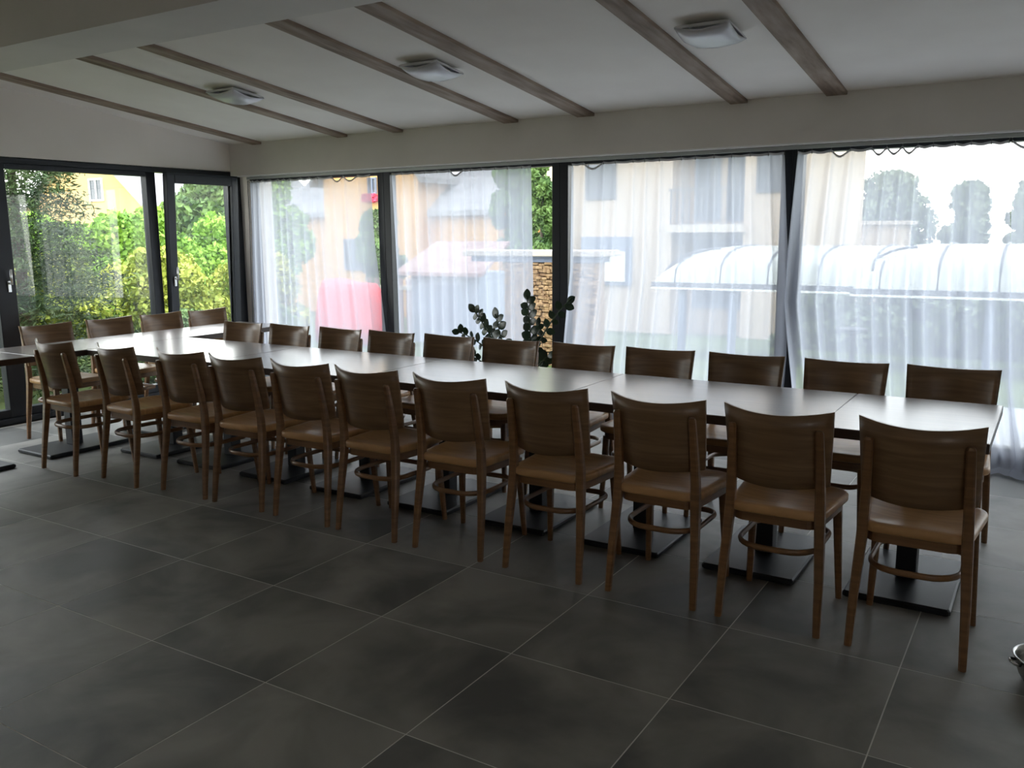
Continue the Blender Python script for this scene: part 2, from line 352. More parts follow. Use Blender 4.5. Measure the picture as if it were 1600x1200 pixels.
# ------------------------------------------------------------------ chairs
def rr_ring(hx, y0, y1, z, rf, rb, n=6, sx=1., inset=0., taper=0.):
    """rounded outline; y1 is the front with radius rf, y0 the back with radius rb; taper narrows the back"""
    pts = []; hx0 = hx - taper; e = inset
    for (cx, cy, r, a0) in ((hx - rf, y1 - rf, rf, 0), (-hx + rf, y1 - rf, rf, 90), (-hx0 + rb, y0 + rb, rb, 180), (hx0 - rb, y0 + rb, rb, 270)):
        for k in range(n + 1):
            a = R(a0 + 90 * k / n); pts.append((cx + (r - e) * math.cos(a), cy + (r - e) * math.sin(a), z))
    return pts
def chair_proto():
    t = thing('dining_chair', 'x', 'chair')
    # seat: moulded ply with a shallow dish
    hx, y0, y1 = .208, -.190, .222
    s = MB(); rg = []
    for z, e in ((.424, .012), (.428, .003), (.434, 0), (.452, 0), (.458, .004), (.461, .012), (.459, .035)):
        rg.append(rr_ring(hx, y0, y1, z, .085, .075, inset=e, taper=.022))
    def shrink(ring, k, z): return [(p[0] * k, (p[1] - .016) * k + .016, z) for p in ring]
    top = rg[-1]
    for k, z in ((.80, .454), (.55, .450), (.25, .4485)): rg.append(shrink(top, k, z))
    s.loft(rg, smooth=True); s.build('seat', M['seat_wood'], t)
    MB().loft([rr_ring(hx - .022, y0 + .02, y1 - .022, z, .07, .06, taper=.02) for z in (.388, .4245)], smooth=False).build('seat_frame', M['chair_wood'], t)
    # rear legs run up as posts
    zs = [0, .08, .2, .32, .42, .5, .6, .7, .765, .775]
    def ry(z): return np.interp(z, [0, .12, .28, .42, .5, .62, .78], [-.218, -.206, -.183, -.168, -.168, -.182, -.212])
    def rx(z): return np.interp(z, [0, .2, .42, .78], [.186, .180, .168, .158])
    def sec(x, y, z, a, b, c=.006):
        return [(x - a + c, y - b, z), (x + a - c, y - b, z), (x + a, y - b + c, z), (x + a, y + b - c, z), (x + a - c, y + b, z), (x - a + c, y + b, z), (x - a, y + b - c, z), (x - a, y - b + c, z)]
    for sg in (-1, 1):
        rings = []
        for z in zs:
            a = np.interp(z, [0, .42, .77, .775], [.0125, .0185, .0150, .011]); b = np.interp(z, [0, .42, .77, .775], [.013, .0195, .0125, .009])
            rings.append(sec(sg * rx(z), float(ry(z)), z, a, b))
        MB().loft(rings, smooth=False).build('leg', M['chair_wood'], t)
    for sg in (-1, 1):
        rings = []
        for z in (0, .1, .25, .40):
            a = np.interp(z, [0, .40], [.0115, .017]); k = z / .40
            rings.append(sec(sg * (.184 - .018 * k), .192 - .030 * k, z, a, a))
        MB().loft(rings, smooth=False).build('leg', M['chair_wood'], t)
    # bentwood ring between the legs
    path = []
    hx2, ya, yb, r1, r2 = .150, -.178, .165, .11, .06
    for (cx, cy, r, a0) in ((hx2 - r2, yb - r2, r2, 0), (-hx2 + r2, yb - r2, r2, 90), (-hx2 + r1, ya + r1, r1, 180), (hx2 - r1, ya + r1, r1, 270)):
        for k in range(7):
            a = R(a0 + 15 * k); path.append((cx + r * math.cos(a), cy + r * math.sin(a), .292))
    MB().tube(path, (.0085, .0125), 8, closed=True).build('stretcher', M['chair_wood'], t)
    # curved back panel in front of the posts
    nu, nv = 14, 5; th = .011; front = []; back = []
    for i in range(nu + 1):
        u = -1 + 2 * i / nu
        for j in range(nv + 1):
            v = j / nv; hw = .188 + .013 * v
            x = u * hw
            zlo = .553 - .014 * (1 - u * u); zhi = .843 - .018 * (1 - u * u)
            z = zlo + (zhi - zlo) * v
            y = np.interp(z, [.5, .62, .78, .86], [-.150, -.165, -.196, -.213]) + .075 * (u * u - .64)
            front.append((x, y + th, z)); back.append((x, y, z))
    n = nv + 1; F = []; nb = len(front)
    for i in range(nu):
        for j in range(nv):
            a = i * n + j
            F.append((a, a + n, a + n + 1, a + 1)); F.append((nb + a, nb + a + 1, nb + a + n + 1, nb + a + n))
    E = []
    for i in range(nu):
        for j in (0, nv):
            a = i * n + j; b = a + n
            E.append((a, nb + a, nb + b, b) if j == 0 else (a, b, nb + b, nb + a))
    for i in (0, nu):
        for j in range(nv):
            a = i * n + j; b = a + 1
            E.append((a, b, nb + b, nb + a) if i == 0 else (a, nb + a, nb + b, b))
    mb = MB(); mb.add(front + back, F, True); mb.f += E; mb.sm += [False] * len(E)
    mb.build('backrest', M['panel_wood'], t)
    return t
proto = chair_proto(); used = False
def chair(x, y, rz, label, group):
    global used
    if not used: o = proto; o.location = (x, y, 0); o.rotation_euler = (0, 0, rz); o['label'] = label; used = True
    else: o = dup(proto, (x, y, 0), rz, label)
    o['group'] = group; return o
ordn = ['', 'second', 'third', 'fourth', 'fifth', 'sixth', 'seventh', 'eighth', 'ninth', 'tenth']
fx = [-.36, -.846, -1.318, -1.83, -2.343, -2.835, -3.287, -3.771, -4.223, -4.751, -5.317]
fr = [0, .5, -.5, 0, 1, -1, .5, 1, 0, -5, -2]
for i, x in enumerate(fx):
    lb = ('brown wooden chair nearest the viewer at the right end of the front row' if i == 0 else
          'brown wooden chair at the left end of the front row, beside the cross tables' if i == 10 else
          'brown wooden chair seen from behind, %s from the right in the front row' % ordn[i])
    chair(x, 3.385 if i < 9 else (3.345 if i == 9 else 3.30), R(fr[i]), lb, 'chairs along the near side of the long table')
bx = [(-.397, 4.37, -1), (-.875, 4.35, -1), (-1.368, 4.35, 1.5), (-1.85, 4.34, 1.5), (-2.325, 4.33, 0), (-2.82, 4.32, -1), (-3.29, 4.32, -3), (-3.755, 4.31, -3), (-4.21, 4.31, -3.5), (-4.695, 4.31, -2), (-5.14, 4.28, 0)]
for i, (x, y, a) in enumerate(bx):
    lb = ('brown wooden chair at the right end of the window side row' if i == 0 else
          'brown wooden chair at left end of the window side row, at the inner L corner' if i == 10 else
          'brown wooden chair facing the viewer, %s from the right on the window side' % ordn[i])
    chair(x, y + .02, R(180 + a), lb, 'chairs along the window side of the long table')
for i, (y, x) in enumerate([(3.70, -6.19), (4.23, -6.21), (4.70, -6.20), (5.15, -6.17)]):
    lb = ['brown wooden chair by the glass doors, nearest the left picture edge', 'brown wooden chair by the glass doors, second from the left picture edge',
          'brown wooden chair in front of the dark door posts', 'brown wooden chair by the glass doors, nearest the room corner'][i]
    chair(x - .02, y, R(-90), lb, 'chairs along the sliding doors')

# ------------------------------------------------------------------ curtains and rail
ra = thing('curtain_rail', 'thin dark grey curtain rail fixed along the lintel', 'rail', (0, 6.10, 0))
MB().box((-6.80, -.030, 2.010), (XR - .05, -.018, 2.034), .002).build('track', M['rail'], ra)
bk = MB().box((-.014, -.016, 2.026), (.014, .016, 2.0445), .002).mesh('bracket', M['rail'])
for k in range(20): obj('bracket', bk, ra, (-6.62 + k * .46, 0, 0))
hook_me = MB().tube([(0, 0, .012), (0, -.008, .006), (0, -.009, -.012), (0, -.004, -.02)], .0022, 5).mesh('curtain_hook', M['hook'])
def interp(pts, z): return float(np.interp(z, [p[0] for p in pts], [p[1] for p in pts]))
def curtain(label, left, right, pleats, seed, sag=.008, big=(), amp=.030, dense=1.0, pool=0, lean=0, loose=.5, skip=()):
    """left / right: lists (z, x) of the edges; pleats: number of folds; big: indices of hooks after which the heading hangs in a loop"""
    rg = random.Random(seed); nz = 44; per = 20; nc = pleats * per
    t = thing('sheer_curtain', label, 'curtain', (0, 6.10, 0), group='sheer white curtains on the rail')
    w_ = [0.0]
    for k in range(pleats): w_.append(w_[-1] + rg.uniform(.7, 1.3))
    knots = [(q / w_[-1]) ** dense for q in w_]; ph = [rg.uniform(.6, 1.25) for _ in range(pleats)]
    wob = [(rg.uniform(-1, 1), rg.uniform(1, 3), rg.uniform(0, 6)) for _ in range(4)]
    V = []; F = []
    for r in range(nz + 1):
        v = r / nz; z0 = 2.0 - (2.0 - .012) * v
        if pool and r > nz - 7: z0 = .012 + max(0, (nz - 4 - r)) * .03
        for c_ in range(nc + 1):
            u = c_ / nc; k = min(int(np.searchsorted(knots, u, side='right') - 1), pleats - 1)
            q = (u - knots[k]) / (knots[k + 1] - knots[k])
            # below the heading the folds drift sideways
            s = u + lean * v * math.sin(math.pi * u) * .06
            xa, xb = interp(left, z0), interp(right, z0)
            fold = math.sin(math.pi * q) ** 2
            grow = .35 + .65 * min(1, v * 2.2)
            dk = min(q, 1 - q)
            y = amp * grow * (1.5 * math.exp(-(dk / .13) ** 2) * (ph[k] if q < .5 else ph[min(k + 1, pleats - 1)]) - .35 * fold * ph[k])
            y += loose * .018 * v * sum(a * math.sin(f * 6.28 * u + p + 2.2 * v) for a, f, p in wob)
            xx = xa + (xb - xa) * s + .10 * (xb - xa) / pleats * grow * math.sin(2 * math.pi * q) * ph[k]
            z = z0
            if r < 5: z -= (sag if k not in big else .042) * (math.sin(math.pi * q) ** 1.0) * (1 - r / 5)
            if pool and r > nz - 7:
                m_ = (r - (nz - 7)) / 7; y -= .26 * m_ * (0.75 + .25 * math.sin(9 * u + 1)); z += .02 * abs(math.sin(23 * u + 3 * m_)) * (1 - m_) * 2 + .006
            V.append((xx, y, z))
    n = nc + 1
    for r in range(nz):
        for c_ in range(nc): a = r * n + c_; F.append((a, a + 1, a + n + 1, a + n))
    mb = MB(); mb.add(V, F, True); mb.build('fabric', M['sheer'], t)
    # heading tape
    T = []; TF = []
    for c_ in range(nc + 1):
        x, y, z = V[c_]; T += [(x, y - .0025, z + .001), (x, y - .0025, z - .014)]
    for c_ in range(nc): a = 2 * c_; TF.append((a, a + 1, a + 3, a + 2))
    MB().add(T, TF, True).build('heading_tape', M['hem'], t)
    for k in range(pleats + 1):
        x, y, z = V[min(k and int(round(knots[k] * nc)), nc)]
        obj('curtain_hook', hook_me, t, (x, y - .003, 2.0))
    return t
curtain('sheer white curtain in the left window, red shape showing through it', [(0, -6.87), (.574, -6.846), (2, -6.788)], [(0, -5.09), (.63, -5.15), (1.4, -5.24), (2, -5.262)], 14, 3, sag=.010, big=(11, 12), amp=.013, dense=1.35)
curtain('sheer white curtain between the first and second dark window posts', [(0, -5.0), (2, -5.022)], [(0, -3.60), (2, -3.61)], 12, 5, sag=.006, big=(5,), amp=.026)
curtain('wide sheer white curtain right of the potted plant', [(0, -3.40), (.65, -3.34), (1.2, -3.28), (2, -3.252)], [(0, -1.60), (.6, -1.575), (1.2, -1.585), (1.6, -1.615), (2, -1.64)], 13, 8, sag=.007, big=(1,), amp=.028, lean=-.6)
curtain('sheer white curtain at the right end pooling on the floor', [(0, -1.50), (.43, -1.53), (1.0, -1.615), (1.31, -1.60), (2, -1.553)], [(0, -.10), (.5, -.20), (2, -.325)], 12, 13, sag=.012, big=(2, 4, 5, 6), amp=.034, pool=1, lean=-1)
curtain('sheer white curtain cut by the right picture edge', [(0, -.16), (.5, -.22), (2, -.31)], [(0, 1.95), (2, 1.9)], 16, 17, sag=.012, big=(0,), amp=.034, pool=1)
MB().tube([(-6.795, 6.078, 2.0), (-6.80, 6.080, 1.6), (-6.83, 6.085, 1.0), (-6.85, 6.085, .3), (-6.87, 6.09, .02)], .0035, 6).build('draw_cord', M['hook'], label='thin dark draw cord hanging beside the leftmost curtain', category='cord')

# ------------------------------------------------------------------ ceiling lamps: square slumped glass shade
def lamp_proto():
    t = thing('ceiling_lamp', 'x', 'lamp', group='square glass ceiling lamps')
    MB().box((-.085, -.085, -.03), (.085, .085, .004), .01).build('mount', M['lamp_base'], t)
    n = 16; h = .145; V = []; F = []
    for i in range(n + 1):
        for j in range(n + 1):
            u, v = -1 + 2 * i / n, -1 + 2 * j / n
            r = max(abs(u), abs(v)); d2 = (u * u + v * v) / 2
            z = -.078 + .020 * max(0, (r - .5) / .5) ** 2 + .026 * abs(u * v) ** 1.5
            V.append((u * h, v * h, z))
    m_ = len(V); V += [(x, y, z + .006) for x, y, z in V]; n1 = n + 1
    for i in range(n):
        for j in range(n):
            a = i * n1 + j; F.append((a, a + 1, a + n1 + 1, a + n1)); F.append((m_ + a, m_ + a + n1, m_ + a + n1 + 1, m_ + a + 1))
    for k in range(n):
        for a, b in ((k, k + 1), ((k + 1) * n1 + 0, k * n1), (n * n1 + k + 1, n * n1 + k), (k * n1 + n, (k + 1) * n1 + n)): F.append((a, m_ + a, m_ + b, b))
    MB().add(V, F, True).build('shade', M['opal'], t)
    # turned-up skirt of the shade
    rg = [[(sx * k, sy * k, z) for sx, sy in ((-h, -h), (0, -h * 1.02), (h, -h), (h * 1.02, 0), (h, h), (0, h * 1.02), (-h, h), (-h * 1.02, 0))] for k, z in ((1.0, -.030), (1.0, -.034), (.80, -.012), (.78, -.010))]
    MB().loft([[(sx * k, sy * k, z) for sx, sy in ((-h, -h), (0, -h), (h, -h), (h, 0), (h, h), (0, h), (-h, h), (-h, 0))] for k, z in ((1.0, -.036), (.97, -.02), (.72, -.006))], caps=(False, True)).build('reflector', M['lamp_base'], t)
    return t
lp = lamp_proto()
for k, (x, y) in enumerate([(-1.645, 4.62), (-3.455, 4.63), (-5.25, 4.63)]):
    o = lp if k == 0 else dup(lp, (0, 0, 0), 0)
    o.location = (x, y, slope(y)); o.rotation_euler = (R(-6.8), 0, 0)
    o['label'] = ['square white glass ceiling lamp at upper right, nearest the viewer', 'square white glass ceiling lamp in the middle of the row', 'square white glass ceiling lamp at upper left, farthest away'][k]

# ------------------------------------------------------------------ potted plant behind the tables
pp = thing('potted_plant', 'dark green potted plant with glossy paired leaves by the second window post', 'plant', (-3.28, 5.42, 0))
MB().lathe([(.12, 0), (.13, .01), (.165, .30), (.172, .33), (.172, .345), (.158, .345), (.150, .31)], caps=(True, False)).build('pot', M['pot'], pp)
MB().lathe([(.0, .305), (.08, .312), (.152, .305)], caps=(False, False)).build('soil', M['soil'], pp)
def leaf_mesh():
    V = []; F = []; n = 6
    for i in range(n + 1):
        t = i / n; wd = .025 * math.sin(math.pi * min(1, t * .93 + .05)) ** .75 + .0005; y = t * .066
        V += [(-wd, y, -.002 - .006 * t * t), (0, y, .002 - .010 * t * t), (wd, y, -.002 - .006 * t * t)]
    for i in range(n):
        a = 3 * i; F += [(a, a + 1, a + 4, a + 3), (a + 1, a + 2, a + 5, a + 4)]
    m_ = len(V); V2 = V + [(x, y, z - .0015) for x, y, z in V]; F2 = F + [tuple(m_ + i for i in q[::-1]) for q in F]
    return MB().add(V2, F2, True).mesh('leaf', M['zz'])
lm_ = leaf_mesh()
def stem(tip, bend, n, s=1.0, seed=0):
    rg = random.Random(seed); tip = Vector(tip); P = []
    base = Vector((rg.uniform(-.05, .05), rg.uniform(-.05, .05), .30)); mid = (base + tip) / 2 + Vector(bend)
    for k in range(13):
        t = k / 12; P.append(base * (1 - t) ** 2 + mid * 2 * t * (1 - t) + tip * t * t)
    st = MB().tube(P, [(.0085 * (1 - .65 * k / 12)) for k in range(13)], 6).build('stem', M['zz_stem'], pp)
    for k in range(n):
        t = .30 + .70 * (k // 2 + (0.3 if k % 2 else 0)) / (n // 2); t = min(t, 1.0)
        i = min(int(t * 12), 11); p = P[i].lerp(P[i + 1], min(1, t * 12 - i)); tan = (P[i + 1] - P[i]).normalized()
        side = tan.cross(Vector((.25, 1, .15))).normalized() * (1 if k % 2 else -1)
        if k >= n - 1: side = tan
        dr = (side * .95 + tan * .38 + Vector((0, rg.uniform(-.25, .25), rg.uniform(-.1, .15)))).normalized()
        up = dr.cross(Vector((rg.uniform(-.3, .3), -1, .4))).normalized(); zz = dr.cross(up) * -1
        mtx = Matrix((up, dr, up.cross(dr))).transposed().to_4x4(); sc_ = s * rg.uniform(.85, 1.15)
        o = obj('leaf', lm_, st); o.matrix_local = Matrix.Translation(p) @ mtx @ Matrix.Scale(sc_, 4)
# tips in the plant's own frame: x along the wall, z above the floor
stem((-.42, -.02, .92), (-.06, 0, .16), 18, 1.1, 1)
stem((.02, .02, 1.04), (.03, 0, .05), 18, 1.2, 2)
stem((.42, -.03, 1.035), (-.08, 0, .12), 14, .95, 3)
stem((-.20, -.06, .90), (-.03, 0, .10), 12, 1.25, 4)
stem((-.58, -.02, .745), (-.05, 0, .20), 16, .95, 5)
stem((-.36, .06, .78), (-.02, 0, .14), 16, .8, 6)
stem((.24, -.04, .62), (.05, 0, .12), 14, 1.0, 7)
stem((-.46, -.10, .60), (-.05, 0, .10), 14, .9, 8)
stem((.08, .08, .84), (.06, 0, .05), 16, 1.0, 9)

# ------------------------------------------------------------------ metal bowl at the right edge
bo = thing('metal_bowl', 'stainless steel bowl with small side handle on the floor at right edge', 'bowl', (.075, 3.205, 0))
MB().lathe([(.0, .002), (.060, .0), (.072, .004), (.088, .03), (.098, .062), (.103, .088), (.109, .090), (.110, .094), (.106, .096), (.100, .092), (.094, .062), (.084, .032), (.066, .010), (.0, .008)], n=40, caps=(False, False)).build('body', M['steel'], bo)
MB().tube([(-.098, -.022, .074), (-.118, -.020, .078), (-.124, 0, .080), (-.118, .020, .078), (-.098, .022, .074)], (.004, .006), 8).build('handle', M['steel'], bo)
bo.rotation_euler = (0, 0, R(25))

# ================================================================== outdoors
def gz(x, y):
    far = max(0, y - 9) / 13 * 1.1 if y > 9 else 0
    fx_ = max(0, -x - 16) / 14 * .8
    return -.12 - max(min(far, 3.2), min(fx_, 2))
g = MB(); gx = [-80, -50, -32, -24, -16, -12, -7.45, -3, 0, 4, 10, 30]; gy = [-10, 0, 3, 6.5, 9, 12, 16, 22, 30, 45, 90]
V = [(x, y, gz(x, y)) for y in gy for x in gx]; F = []
for j in range(len(gy) - 1):
    for i in range(len(gx) - 1):
        x_, y_ = gx[i], gy[j]
        if x_ >= -7.45 and gy[j + 1] <= 6.5: continue
        a = j * len(gx) + i; F.append((a, a + 1, a + len(gx) + 1, a + len(gx)))
g.add(V, F, True); g.build('ground', M['grass'], kind='structure', label='green lawn around the building')
MB().box((-7.6, 6.5, -.2), (4, 8.6, -.045)).build('terrace', M['terrace'], kind='structure', label='pale paved terrace outside the long windows')

def leaf_quads(P, size, rg, flat=0.0, aspect=.6):
    n = len(P); d = rg.normal(size=(n, 3)); d[:, 2] *= (1 - flat); d /= np.linalg.norm(d, axis=1)[:, None]
    e = np.cross(d, rg.normal(size=(n, 3))); e /= np.linalg.norm(e, axis=1)[:, None] + 1e-9
    s = size * rg.uniform(.6, 1.3, n)[:, None]
    a = d * s; b = e * s * aspect
    V = np.stack([P - a, P + b, P + a, P - b], 1).reshape(-1, 3); return V
def quads_mesh(name, V, m_):
    me = bpy.data.meshes.new(name); n = len(V) // 4
    me.vertices.add(len(V)); me.vertices.foreach_set('co', V.astype(np.float32).ravel())
    me.loops.add(n * 4); me.loops.foreach_set('vertex_index', np.arange(n * 4, dtype=np.int32))
    me.polygons.add(n); me.polygons.foreach_set('loop_start', np.arange(0, n * 4, 4, dtype=np.int32)); me.polygons.foreach_set('loop_total', np.full(n, 4, dtype=np.int32))
    me.materials.append(m_); me.update(); me.validate(); return me
def crown(blobs, n, size, seed, m_, name='foliage'):
    rg = np.random.default_rng(seed); blobs = np.array(blobs, float)
    wt = blobs[:, 3] * blobs[:, 5]; k = rg.choice(len(blobs), n, p=wt / wt.sum())
    d = rg.normal(size=(n, 3)); d /= np.linalg.norm(d, axis=1)[:, None]
    r = rg.uniform(.55, 1.08, n) ** .7
    P = blobs[k, :3] + d * r[:, None] * blobs[k, 3:6]
    return quads_mesh(name, leaf_quads(P, size, rg), m_)
def tree(name, label, cat, x, y, top, rx_, m_, n=9000, size=.10, seed=1, trunk=True, low=.35, group=None, nb=26, base=None):
    rg = random.Random(seed); b = gz(x, y) if base is None else base; H = top - b
    t = thing(name, label, cat, (x, y, b), 0, group)
    bl = []
    for k in range(nb):
        h = low + (1 - low) * (k + rg.random()) / nb; wv = math.sin(math.pi * min(1, .18 + .82 * (h - low) / (1 - low + 1e-6)) ** .8) ** .6
        a = rg.uniform(0, 6.28); q = rx_ * wv * rg.uniform(.15, .75); s = rx_ * rg.uniform(.25, .42)
        bl.append((q * math.cos(a), q * math.sin(a), min(h * H, H - s * .8), s, s, s * .85))
    obj('foliage', crown(bl, n, size, seed, m_), t, kind='stuff')
    if trunk: MB().tube([(0, 0, -.1), (.03, 0, H * .4), (0, .05, H * .85)], [rx_ * .07 + .03, rx_ * .05 + .02, .02], 8).build('trunk', M['bark'], t)
    return t
def hedge(name, label, x0, x1, y0, y1, top, m_, n, size, seed, cat='hedge', rag=.25):
    cx, cy = (x0 + x1) / 2, (y0 + y1) / 2; b = gz(cx, cy); t = thing(name, label, cat, (cx, cy, b))
    rg = random.Random(seed); bl = []; A, B, H = (x1 - x0) / 2, (y1 - y0) / 2, top - b
    cnt = int(max(20, (x1 - x0) * (y1 - y0) * 9))
    for k in range(cnt):
        s = rg.uniform(.28, .5); z = ((k * .618) % 1 * .9 + .1) * (H - s * .6 - rg.random() * rag)
        bl.append((rg.uniform(-A, A), rg.uniform(-B, B), z, s, s, s))
    obj('foliage', crown(bl, n, size, seed, m_), t, kind='stuff')
    MB().box((-A * .9, -B * .9, -.3), (-A * .3, B * .9, H - .9)).build('dark_core', M['leaf_spruce'], t)  # solid dark block added inside so the hedge doesn't show through
    return t
# --- garden on the left, beyond the sliding door
def spruce(x, y, H, rad, seed, label):
    rg = np.random.default_rng(seed); t = thing('spruce', label, 'tree', (x, y, gz(x, y)))
    pts = []
    for k in range(30):
        z = .25 + (H - .3) * k / 30; r = rad * (1 - (k / 30) ** 1.3) + .12
        for j in range(11):
            a = rg.uniform(0, 6.283); L_ = r * rg.uniform(.7, 1.1); m_ = int(150 * L_ / rad) + 20
            s = rg.uniform(.1, 1, m_) ** .8
            px = np.cos(a) * L_ * s; py = np.sin(a) * L_ * s; pz = z - .28 * L_ * s ** 1.5 + .10 * L_ * s ** 3
            sp = .11 * (1.15 - s)[:, None] + .03
            pts.append(np.stack([px, py, pz], 1) + rg.normal(size=(m_, 3)) * sp * np.array([1, 1, .45]))
    P = np.concatenate(pts); obj('foliage', quads_mesh('foliage', leaf_quads(P, .036, rg, .3, .22), M['leaf_spruce']), t, kind='stuff')
    MB().tube([(0, 0, -.1), (0, 0, H * .5), (0, 0, H)], [.07, .05, .01], 8).build('trunk', M['bark'], t)
spruce(-9.15, 5.10, 3.3, 1.15, 4, 'dark spruce growing just outside the left glass door')
spruce(-9.9, 2.9, 3.0, 1.0, 6, 'second dark spruce at the left picture edge outside the door')
hedge('hedge', 'tall bright green hedge closing the garden on the left', -15.4, -13.6, 5.0, 13.0, 2.02, M['leaf_bright'], 110000, .055, 11)
for k, (x, y, h, r, lb) in enumerate([(-11.4, 6.75, 1.22, .85, 'yellow-green rounded shrub left of the dark door posts'), (-11.5, 8.5, 1.28, .9, 'yellow-green rounded shrub right of the dark door posts'),
                                       (-11.2, 10.2, 1.2, .85, 'yellow-green shrub by the right edge of the tilted door leaf'), (-10.9, 5.2, .85, .5, 'low yellow-green shrub under the spruce')]):
    tree('shrub', lb, 'shrub', x, y, h, r, M['leaf_yellow'], 14000, .045, 20 + k, False, .08, 'shrubs in front of the hedge', nb=34)
for k, (x, y, h, r, lb) in enumerate([(-9.2, 7.1, .55, .55, 'low dark green bush just outside the door, below the posts'), (-9.0, 8.3, .55, .55, 'low green bush outside, beside the room corner'), (-7.95, 5.75, .35, .3, 'small low bush at the foot of the spruce')]):
    tree('low_bush', lb, 'shrub', x, y, h, r, M['leaf_mid'], 6000, .04, 30 + k, False, .05, 'low bushes outside the door', nb=20)
tree('garden_tree', 'green tree standing above the hedge at the door\'s right edge', 'tree', -17.8, 16.6, 3.2, 1.3, M['leaf_bright'], 9000, .10, 41)
tree('garden_tree', 'darker tree far behind the hedge, right of the orange house', 'tree', -24, 19.5, 2.9, 2.0, M['leaf_mid'], 9000, .14, 42)

def window(parent, plane, u0, u1, z0, z1, at, mframe=None, name='window', mull=1):
    """plane 'x': wall face at x=at looking +x, 'y': wall face at y=at looking -y"""
    fr_ = MB(); t = max(.05, (u1 - u0) * .08); 
    def bx_(m, a0, a1, b0, b1, d0, d1):
        if plane == 'y': m.box((a0, at - d1, b0), (a1, at - d0, b1))
        else: m.box((at + d0, a0, b0), (at + d1, a1, b1))
    bx_(fr_, u0, u1, z0, z0 + t, -.02, .06); bx_(fr_, u0, u1, z1 - t, z1, -.02, .06)
    bx_(fr_, u0, u0 + t, z0 + t, z1 - t, -.02, .06); bx_(fr_, u1 - t, u1, z0 + t, z1 - t, -.02, .06)
    if mull: uc = (u0 + u1) / 2; bx_(fr_, uc - t / 2, uc + t / 2, z0 + t, z1 - t, -.02, .055)
    f = fr_.build(name, mframe or M['white'], parent)
    pn = MB(); bx_(pn, u0 + t, u1 - t, z0 + t, z1 - t, .0, .02); pn.build('pane', M['dark_pane'], f); return f
def gable_roof(parent, x0, x1, y0, y1, ze, zr, axis, m_, over=.35, th=.18):
    mb = MB()
    if axis == 'y':      # ridge runs along y
        xc = (x0 + x1) / 2; s = (zr - ze) / (xc - x0)
        for (xa, za) in ((x0 - over, ze - s * over), (x1 + over, ze - s * over)):
            v = []
            for y in (y0 - over, y1 + over): v += [(xa, y, za), (xc, y, zr), (xc, y, zr + th), (xa, y, za + th)]
            mb.add(v, [(0, 1, 2, 3), (7, 6, 5, 4), (0, 4, 5, 1), (1, 5, 6, 2), (2, 6, 7, 3), (3, 7, 4, 0)])
    else:
        yc = (y0 + y1) / 2; s = (zr - ze) / (yc - y0)
        for (ya, za) in ((y0 - over, ze - s * over), (y1 + over, ze - s * over)):
            v = []
            for x in (x0 - over, x1 + over): v += [(x, ya, za), (x, yc, zr), (x, yc, zr + th), (x, ya, za + th)]
            mb.add(v, [(0, 1, 2, 3), (7, 6, 5, 4), (0, 4, 5, 1), (1, 5, 6, 2), (2, 6, 7, 3), (3, 7, 4, 0)])
    return mb.build('roof', m_, parent)
def gable_walls(parent, x0, x1, y0, y1, zb, ze, zr, axis, m_):
    mb = MB(); mb.box((x0, y0, zb), (x1, y1, ze))
    if axis == 'y': xc = (x0 + x1) / 2; mb.add([(x0, y0, ze), (x1, y0, ze), (xc, y0, zr), (x0, y1, ze), (x1, y1, ze), (xc, y1, zr)], [(0, 1, 2), (5, 4, 3), (0, 2, 5, 3), (1, 4, 5, 2)])
    else: yc = (y0 + y1) / 2; mb.add([(x0, y0, ze), (x0, y1, ze), (x0, yc, zr), (x1, y0, ze), (x1, y1, ze), (x1, yc, zr)], [(2, 1, 0), (3, 4, 5), (0, 3, 5, 2), (1, 2, 5, 4)])
    return mb.build('wall', m_, parent)
h = thing('house', 'yellow gabled house with a pale roof beyond the hedge', 'house')
gable_walls(h, -37.6, -30, 21.8, 31, -2.2, 2.7, 5.6, 'y', M['yellow']); gable_roof(h, -37.6, -30, 21.8, 31, 2.7, 5.6, 'y', M['pale_roof'])
window(h, 'y', -33.55, -32.65, 2.85, 3.75, 21.8)
# orange house seen through the two left curtains
h = thing('house', 'orange rendered house with grey roofs behind the left curtains', 'house')
gable_walls(h, -22.9, -18.6, 24, 31, -2.5, 3.6, 6.4, 'y', M['peach']); gable_roof(h, -22.9, -18.6, 24, 31, 3.6, 6.4, 'y', M['grey_roof'])
gable_walls(h, -18.6, -15.9, 24.8, 30, -2.5, 2.3, 3.6, 'x', M['peach']); gable_roof(h, -18.5, -15.9, 24.8, 30, 2.3, 4.1, 'x', M['grey_roof'])
gable_walls(h, -25.2, -22.9, 24.6, 30, -2.5, 2.35, 4.0, 'x', M['peach']); gable_roof(h, -25.2, -23.0, 24.6, 30, 2.35, 4.3, 'x', M['grey_roof'])
window(h, 'y', -20.78, -20.38, 2.85, 3.4, 24, M['dark_blue'])
fb = MB().box((-20.80, 23.80, 2.60), (-20.30, 24, 2.72)).build('window_box', M['dark_blue'], h)
rgf = np.random.default_rng(5); P = np.stack([rgf.uniform(-20.85, -20.25, 700), rgf.uniform(23.7, 23.95, 700), rgf.uniform(2.60, 2.82, 700)], 1)
obj('flowers', quads_mesh('flowers', leaf_quads(P, .07, rgf), M['pink']), h)
window(h, 'y', -22.0, -21.1, .2, 1.3, 24, M['dark_blue']); window(h, 'y', -20.6, -19.6, .1, 1.35, 24, M['dark_blue'])
tree('garden_tree', 'dense green bush between the first curtain and its window post', 'tree', -13.75, 16.2, 2.0, .72, M['leaf_mid'], 12000, .09, 51, False, .05)
